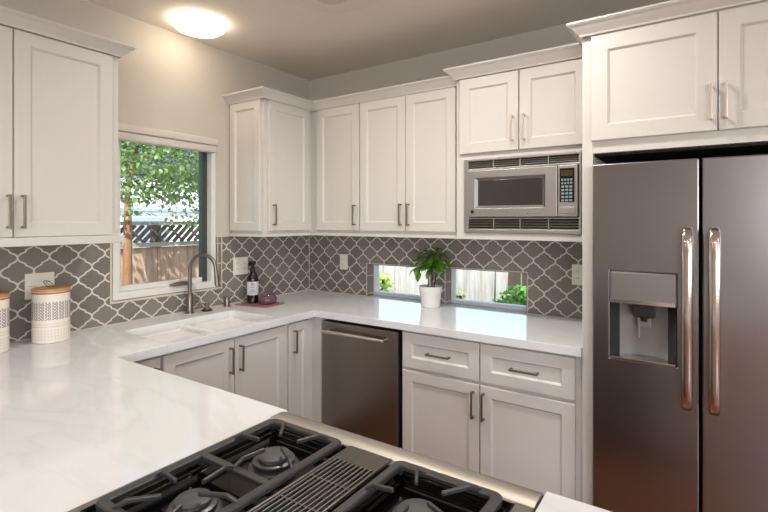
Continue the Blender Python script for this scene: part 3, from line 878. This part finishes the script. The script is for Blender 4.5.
for (s0, s1) in stems:
    p0 = Vector((px + s0[0], py + s0[1], z + .115)); p1 = Vector((px + s1[0] * .5, py + s1[1], z + .262)); p2 = Vector((px + s1[0], py + s1[1], z + .345))
    b.tube([p0, p0.lerp(p1, .5) + Vector((.004, 0, 0)), p1, p2], .004, 8, [.0045, .004, .0035, .002])
    tops += [(p1, .35), (p1.lerp(p2, .35), .7), (p1.lerp(p2, .7), 1), (p2, 1)]
for (p, wgt) in tops:
    for k in range(int(5 + 5 * wgt)):
        a = rnd.uniform(0, 2 * PI); el = rnd.uniform(-.5, .6)
        d = Vector((math.cos(a) * math.cos(el), math.sin(a) * math.cos(el) * .75, math.sin(el)))
        q = p + d * rnd.uniform(.015, .085)
        if q.y > -.075: q.y = -.075
        if q.y + d.y * .08 > -.045: d.y = -abs(d.y)
        b.tube([p, p.lerp(q, .6) + Vector((0, 0, .006)), q], .0014, 5)
        leaf(leaves, q, d + Vector((0, -.15, -.15)), (0, 0, 1), rnd.uniform(.045, .07), rnd.uniform(.028, .042), .2, .35)
for (dx, dy, dz, dd) in ((-.085, -.035, .255, (-.6, -.5, -.4)), (-.075, -.04, .262, (.2, -.7, -.6)), (-.055, -.05, .235, (0, -.6, -.8)), (-.10, -.03, .27, (-.8, -.3, -.1))):
    q = Vector((px + dx, py + dy, z + dz)); leaf(leaves, q, dd, (0, 0, 1), .072, .05, .2, .3)
    b.tube([(px - .03, py, z + .25), q], .0014, 5)
obj('stems', b, 'stem', c, smooth=True)
obj('leaves', leaves, 'houseplant', c, smooth=True, auto=80)

# outlets and switches
def outlet(F, s0, s1, z0, z1, label, kinds):
    p = F((s0 + s1) / 2, .008, (z0 + z1) / 2)
    c = thing('wall_outlet', label, 'outlet', p, 'white outlets and switches')
    b = B(); fbox(b, F, s0, s1, .0084, .0135, z0, z1, .002); obj('cover_plate', b, 'plate', c)
    n = len(kinds)
    for k, kd in enumerate(kinds):
        s = s0 + (s1 - s0) * (k + .5) / n; zc = (z0 + z1) / 2
        b = B(); fbox(b, F, s - .0165, s + .0165, .013, .0155, zc - .034, zc + .034, .0015)
        q = obj('rocker_switch' if kd == 's' else 'socket', b, 'plate', c)
        if kd == 's': obj('switch_seam', fbox(B(), F, s - .0165, s + .0165, .0150, .0160, zc - .0008, zc + .0008), 'slot', q)
        else:
            for dz in (-.018, .018):
                for ds in (-.006, .006): obj('slot', fbox(B(), F, s + ds - .0012, s + ds + .0012, .0150, .0160, zc + dz - .005, zc + dz + .005), 'slot', q)
outlet(LEFT, -1.982, -1.858, 1.108, 1.231, 'white double outlet plate behind the canister left of the window', 'so')
outlet(LEFT, -.772, -.647, 1.108, 1.229, 'white double outlet plate above the amber bottle', 'oo')
outlet(BACK, .338, .412, 1.104, 1.222, 'single white outlet on the back wall near the room corner', 'o')
outlet(BACK, 2.068, 2.190, 1.114, 1.233, 'white outlet plate partly hidden behind the refrigerator panel', 'os')

# window shade
c = thing('window_shade', 'cream fabric shade rolled up at the top of the window', 'shade', (.02, -1.25, 1.93))
b = B().box(.002, .056, -1.66, -.931, 1.978, 2.021, .006, 3); obj('headrail', b, 'shade', c, smooth=True)
b = B().box(.004, .050, -1.655, -.935, 1.930, 1.977, .010, 3); obj('folded_fabric', b, 'shade', c, smooth=True)

# ceiling lamp and ceiling fixture
c = thing('ceiling_light', 'round glowing flush ceiling light above the window', 'ceiling light', (.268, -1.216, H))
lx, ly = .268, -1.216
obj('base_plate', B().lathe([(.113, H - .001), (.116, H - .003), (.116, H - .012)], (lx, ly, 0), 40), 'white', c, smooth=True)
obj('diffuser', B().lathe([(.12, H - .0125), (.137, H - .014), (.142, H - .022), (.137, H - .036), (.118, H - .050), (.080, H - .062), (.03, H - .067)], (lx, ly, 0), 40), 'lamp', c, smooth=True)
c = thing('ceiling_fixture', 'pale round ceiling fixture cut off by the top edge', 'ceiling fixture', (1.160, -1.10, H))
obj('medallion', B().lathe([(.26, H - .0005), (.262, H - .004), (.25, H - .008), (.20, H - .009)], (1.160, -1.10, 0), 48), 'ceiling', c, smooth=True)
obj('canopy', B().lathe([(.075, H - .0085), (.078, H - .02), (.075, H - .040), (.055, H - .048)], (1.150, -1.083, 0), 32), 'shade', c, smooth=True)

# ------------------------------------------------------------------ gas range in the peninsula
c = thing('gas_range', 'stainless gas range with black grates set into the peninsula', 'range', (2.035, -2.2, 0))
obj('oven_body', B().box(1.660, 2.410, -2.515, -1.915, .10, .893), 'gap', c)
fr = obj('oven_door', B().box(1.662, 2.408, -1.9145, -1.885, .24, .745, .004), 'steel_top', c)
b = B().tube([(1.72, -1.845, .70), (2.35, -1.845, .70)], .011, 12)
for x in (1.76, 2.31): b.tube([(x, -1.887, .70), (x, -1.85, .70)], .008, 10)
obj('handle', b, 'steel_handle', fr, smooth=True)
fp = obj('control_panel', B().box(1.660, 2.410, -1.9145, -1.888, .752, .893, .003), 'steel_top', c)
for k in range(5):
    obj('knob', B().lathe([(.022, -1.8875), (.022, -1.865), (.018, -1.860)], (1.78 + k * .1275, 0, .83), 20, 'y'), 'dark', fp, smooth=True)
obj('storage_drawer', B().box(1.662, 2.408, -1.9145, -1.888, .11, .234, .004), 'steel_top', c)
# brushed front ledge with a soft step
b = B()
prof = [(-1.958, .9165), (-1.950, .9165), (-1.945, .9195), (-1.905, .9195), (-1.892, .9160), (-1.884, .905), (-1.883, .894), (-1.958, .894)]
b.loft([[(x, y, z_) for (y, z_) in prof] for x in (RX0 + .001, RX1 - .001)])
obj('front_ledge', b, 'steel_top', c, smooth=True, auto=50)
b = B().grid([RX0 + .001, RX1 - .001], [-2.528, -1.9585], [(1.674, 1.958, -2.462, -1.962), (1.968, 2.082, -2.46, -1.99), (2.092, 2.378, -2.462, -1.962)], lambda u, v, t_: (u, v, t_), .894, .9168)
obj('cooktop_frame', b, 'steel_dark', c, bevel=.003)
def pan(x0, x1, y0, y1):
    b = B()
    def rg(m, z_): return [(x0 + m, y0 + m, z_), (x1 - m, y0 + m, z_), (x1 - m, y1 - m, z_), (x0 + m, y1 - m, z_)]
    b.loft([rg(.0005, .916), rg(.004, .9155), rg(.010, .908), rg(.018, .907), rg(.022, .901), rg(.032, .900), rg(.036, .895), rg(.06, .8945)], cap=False)
    b.poly(rg(.06, .8945)); return b
pans = [obj('burner_pan', pan(1.6745, 1.9575, -2.4615, -1.9625), 'pan', c, bevel=.001),
        obj('burner_pan', pan(2.0925, 2.3775, -2.4615, -1.9625), 'pan', c, bevel=.001)]
def burner(x, y, r):
    z = lambda h: .8955 + (h - .8955) * .68
    q = obj('burner', B().lathe([(a * r, z(h)) for (a, h) in ((.060, .8955), (.060, .903), (.056, .907), (.046, .909), (.046, .914), (.050, .917), (.050, .925), (.046, .928), (.034, .929), (.032, .9335))], (x, y, 0), 36), 'burner', c, smooth=True)
    obj('burner_cap', B().lathe([(a * r, z(h)) for (a, h) in ((.034, .934), (.038, .936), (.038, .942), (.034, .945), (.01, .946))], (x, y, 0), 36), 'cap', q, smooth=True)
    obj('igniter', B().lathe([(.004, .897), (.004, .914), (.002, .918)], (x - .055 * r, y + .030 * r, 0), 10), 'burner', q, smooth=True)
GY = (-2.446, -1.968); cyc = (-2.105, -2.322)
for x in (1.838, 2.232):
    for y in cyc: burner(x, y, 1.0 if y == cyc[0] else .94)
def grate(x0, x1):
    gx = (x0 + x1) / 2; W = .0225; zt = .934; zb = .923
    b = B()
    def rr(m, z_, r):
        pts = []
        for (cx, cy, a0) in ((x1 - m - r, GY[1] - m - r, 0), (x0 + m + r, GY[1] - m - r, 90), (x0 + m + r, GY[0] + m + r, 180), (x1 - m - r, GY[0] + m + r, 270)):
            for k in range(5):
                a = R(a0 + 90 * k / 4); pts.append((cx + r * math.cos(a), cy + r * math.sin(a), z_))
        return pts
    rings = [rr(.0, zb, .02), rr(0, zt - .003, .02), rr(.003, zt, .018), rr(W - .003, zt, .010), rr(W, zt - .003, .008), rr(W, zb, .008)]
    vr = [[b.bm.verts.new(p) for p in r] for r in rings]
    n = len(vr[0])
    for i in range(len(vr)):
        a_, b_ = vr[i], vr[(i + 1) % len(vr)]
        for k in range(n): b.bm.faces.new([a_[k], a_[(k + 1) % n], b_[(k + 1) % n], b_[k]])
    o = obj('grate', b, 'iron', c, smooth=True, auto=40)
    ym = (GY[0] + GY[1]) / 2
    obj('crossbar', B().bar([(x0 + W - .004, ym, .9285), (x1 - W + .004, ym, .9285)], .019, .0105), 'iron', o, bevel=.002)
    bx_ = 1.838 if gx < 2 else 2.232
    for sgn, cy in ((1, cyc[0]), (-1, cyc[1])):
        fy = GY[1] - .012 if sgn > 0 else GY[0] + .012
        F = [((x0 + .012, cy - .005 * sgn), (bx_ - .055, cy + .003 * sgn)), ((gx - .070, fy), (bx_ - .030, cy + .050 * sgn)), ((gx + .080, fy), (bx_ + .030, cy + .046 * sgn)),
             ((x1 - .012, cy - .035 * sgn), (bx_ + .022, cy + .004 * sgn)), ((gx, ym), (bx_ - .005, cy - .025 * sgn))]
        for (p, q) in F:
            P = Vector((p[0], p[1], .931)); Q = Vector((q[0], q[1], .9455)); m_ = P.lerp(Q, .28) + Vector((0, 0, .009))
            obj('finger', B().bar([P, m_, Q], .0075, .010), 'iron', o, bevel=.0025)
    for x in (x0 + .013, x1 - .013):
        for y in (GY[0] + .013, GY[1] - .013, ym): obj('foot', B().box(x - .008, x + .008, y - .008, y + .008, (.9085 if abs(y - ym) > .1 else .9075), .9235, .002), 'iron', o)
grate(1.690, 1.945); grate(2.104, 2.360)
# downdraft vent
b = B().box(1.9685, 2.0815, -2.4595, -1.9905, .870, .8935); obj('vent_duct', b, 'gap', c)
vx0, vx1 = 1.962, 2.088
v = obj('vent_grille', B().grid([vx0, vx1], [-2.455, -1.968], [(vx0 + .008, vx1 - .008, -2.40, -2.038)], lambda u, w_, t_: (u, w_, t_), .921, .928), 'grey_strip', c, bevel=.003)
for k in range(9):
    x = vx0 + .008 + (vx1 - vx0 - .016) * (k + .5) / 9
    obj('vent_bar', B().box(x - .0014, x + .0014, -2.4005, -2.0375, .9235, .9278), 'vent_bar', v)
for y in (-2.124, -2.217, -2.310): obj('vent_crossbar', B().box(vx0 + .006, vx1 - .006, y - .0022, y + .0022, .9215, .9275), 'grey_strip', v)
for x in (vx0 + .004, vx1 - .008): obj('vent_support', B().box(x, x + .004, -2.44, -1.985, .9171, .9212), 'dark', v)

# ------------------------------------------------------------------ outside
GZ = -.45
struct(obj('ground', B().box(-14, 12, -12, 14, GZ - .1, GZ), 'ground'))
# brown fence with lattice beyond the sink window
FX = -2.9
c = thing('wooden_fence', 'brown board fence with lattice top beyond the sink window', 'fence', (FX, .5, GZ))
rnd = random.Random(3)
b = B(); y = -2.6
while y < 3.0:
    wd = rnd.uniform(.125, .15); b.box(FX + rnd.uniform(0, .012), FX + .024, y, y + wd, GZ + .02, 1.16, .003); y += wd + rnd.uniform(.002, .006)
obj('boards', b, 'fence_brown', c)
b = B().box(FX - .02, FX + .06, -2.6, 3.0, 1.165, 1.215).box(FX - .02, FX + .05, -2.6, 3.0, 1.43, 1.475)
obj('rails', b, 'rail', c)
b = B()
k = -2.6
while k < 3.0:
    b.bar([(FX + .012, k, 1.215), (FX + .012, k + .215, 1.43)], .05, .007, (1, 0, 0)); k += .1
k = -2.6
while k < 3.0:
    b.bar([(FX + .022, k + .215, 1.215), (FX + .022, k, 1.43)], .028, .007, (1, 0, 0)); k += .26
obj('lattice', b, 'lattice', c)
for y in (-1.6, .4, 2.2): obj('post', B().box(FX - .09, FX - .0, y - .045, y + .045, GZ, 1.44), 'lattice', c)
# tree in front of it
c = thing('tree', 'leafy green tree hanging over the fence beyond the sink window', 'tree', (-2.45, -.21, GZ))
b = B().tube([(-2.45, -.20, GZ), (-2.44, -.21, .4), (-2.43, -.215, 1.0), (-2.44, -.21, 1.5), (-2.62, -.12, 1.75), (-2.95, .1, 2.1), (-3.25, .4, 2.7)], .05, 12, [.06, .05, .045, .04, .03, .025, .02])
obj('trunk', b, 'trunk', c, smooth=True)
b = B(); rnd = random.Random(21)
def put_leaf(p, L):
    a = rnd.uniform(0, 2 * PI); el = rnd.uniform(-1.1, .5)
    d = Vector((math.cos(a) * math.cos(el), math.sin(a) * math.cos(el), math.sin(el)))
    leaf(b, p, d, (rnd.uniform(-.6, .6), rnd.uniform(-.6, .6), 1), L, L * .72, .15, .2)
for k in range(9500):
    while True:
        q = Vector((rnd.uniform(-1, 1), rnd.uniform(-1, 1), rnd.uniform(-1, 1)))
        if q.length < 1 and q.length > rnd.uniform(0, .7): break
    put_leaf(Vector((-3.25 + q.x * .45, .65 + q.y * 1.6, 2.62 + q.z * .95)), rnd.uniform(.045, .08))
for s in range(26):          # drooping sprigs
    y = rnd.uniform(-.1, 1.3); x = rnd.uniform(-2.75, -2.5)
    low = rnd.uniform(1.45, 1.8)
    if rnd.random() < .3: y = rnd.uniform(.6, 1.0); low = rnd.uniform(1.25, 1.5)
    for k in range(int((2.1 - low) / .017)):
        put_leaf(Vector((x + rnd.gauss(0, .05), y + rnd.gauss(0, .05), low + k * .02)), rnd.uniform(.04, .07))
for k in range(260):
    put_leaf(Vector((rnd.uniform(-2.45, -2.15), rnd.uniform(-.45, .0), rnd.uniform(1.52, 2.5))), rnd.uniform(.045, .08))
for k in range(700):
    put_leaf(Vector((rnd.uniform(-2.75, -2.2), rnd.uniform(-.9, .9), rnd.uniform(2.0, 2.9))), rnd.uniform(.045, .08))
obj('foliage', b, 'leaf', c)
# neighbour's house
c = thing('neighbouring_house', 'white sided house beyond the brown fence', 'house', (-9, 3, GZ))
obj('siding_wall', B().box(-10, -8, -4, 9, GZ, 2.55), 'house', c)
obj('eave_board', B().box(-7.99, -7.93, -4, 9, 1.70, 1.77), 'house_trim', c)
b = B(); b.loft([[(-7.96, -4.3, 2.5), (-10.1, -4.3, 2.5), (-9, -4.3, 3.7)], [(-7.96, 9.3, 2.5), (-10.1, 9.3, 2.5), (-9, 9.3, 3.7)]]); obj('roof', b, 'roof', c)
wv = obj('window', B().box(-7.995, -7.95, 2.6, 3.6, 1.0, 1.55), 'house_trim', c)

# pale fence beyond the slot windows
FYo = 1.7
c = thing('wooden_fence', 'pale silvery board fence beyond the slot windows', 'fence', (.2, FYo, GZ))
b = B(); x = -2.4
while x < .99:
    wd = rnd.uniform(.13, .15); x1 = x + wd
    if x1 > .99:  # slanted end draws the edge of a diagonal shadow
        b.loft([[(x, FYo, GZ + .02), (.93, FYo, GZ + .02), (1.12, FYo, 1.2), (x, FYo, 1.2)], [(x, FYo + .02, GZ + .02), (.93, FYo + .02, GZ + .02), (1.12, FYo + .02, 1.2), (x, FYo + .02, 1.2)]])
    else: b.box(x, x1, FYo + rnd.uniform(0, .01), FYo + .022, GZ + .02, 1.2, .003)
    x = x1 + rnd.uniform(.004, .02)
obj('boards', b, 'fence_grey', c)
obj('rails', B().box(-2.4, .9, FYo + .023, FYo + .06, .2, .29).box(-2.4, .9, FYo + .023, FYo + .06, 1.0, 1.09), 'fence_grey', c)
c = thing('wooden_fence', 'dark shadow stand-in fence behind the green shrub at the right slot window', 'fence', (1.8, 2.3, GZ))  # added behind the cut fence end in place of a cast shadow
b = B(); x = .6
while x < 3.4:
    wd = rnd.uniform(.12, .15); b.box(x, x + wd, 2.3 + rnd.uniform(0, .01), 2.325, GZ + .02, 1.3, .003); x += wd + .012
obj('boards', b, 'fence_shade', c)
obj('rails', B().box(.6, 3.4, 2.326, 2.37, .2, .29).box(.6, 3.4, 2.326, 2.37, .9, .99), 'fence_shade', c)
def shrub(label, cx, cy, zt, rx, ry, n, mat, L, seed):
    global b, rnd
    rnd = random.Random(seed)
    c = thing('shrub', label, 'shrub', (cx, cy, GZ), 'garden shrubs')
    b = B()
    for k in range(5): b.tube([(cx + rnd.uniform(-.06, .06), cy, GZ), (cx + rnd.uniform(-.2, .2) * rx * 3, cy, (zt + GZ) / 2), (cx + rnd.uniform(-.8, .8) * rx, cy + rnd.uniform(-.5, .5) * ry, zt - .12)], .008, 6)
    obj('stems', b, 'stem', c)
    b = B()
    for k in range(n):
        a = rnd.uniform(0, 2 * PI); r = math.sqrt(rnd.random()); h = rnd.random() ** .8
        top = zt - (.35 * r * r) * (zt - GZ) * .35
        put_leaf(Vector((cx + math.cos(a) * r * rx, cy + math.sin(a) * r * ry, GZ + .15 + h * (top - GZ - .15))), rnd.uniform(.7, 1.2) * L)
    obj('foliage', b, mat, c)
shrub('lush green shrub filling the lower right of the right slot window', 1.29, 1.45, .89, .22, .2, 1300, 'shrub', .07, 5)
shrub('small yellow-green shrub at the left of the right slot window', .72, 1.35, .87, .085, .10, 330, 'shrub_light', .06, 6)
shrub('yellow-green shrub at the left of the left slot window', -.17, 1.35, .97, .13, .14, 480, 'shrub_light', .07, 7)
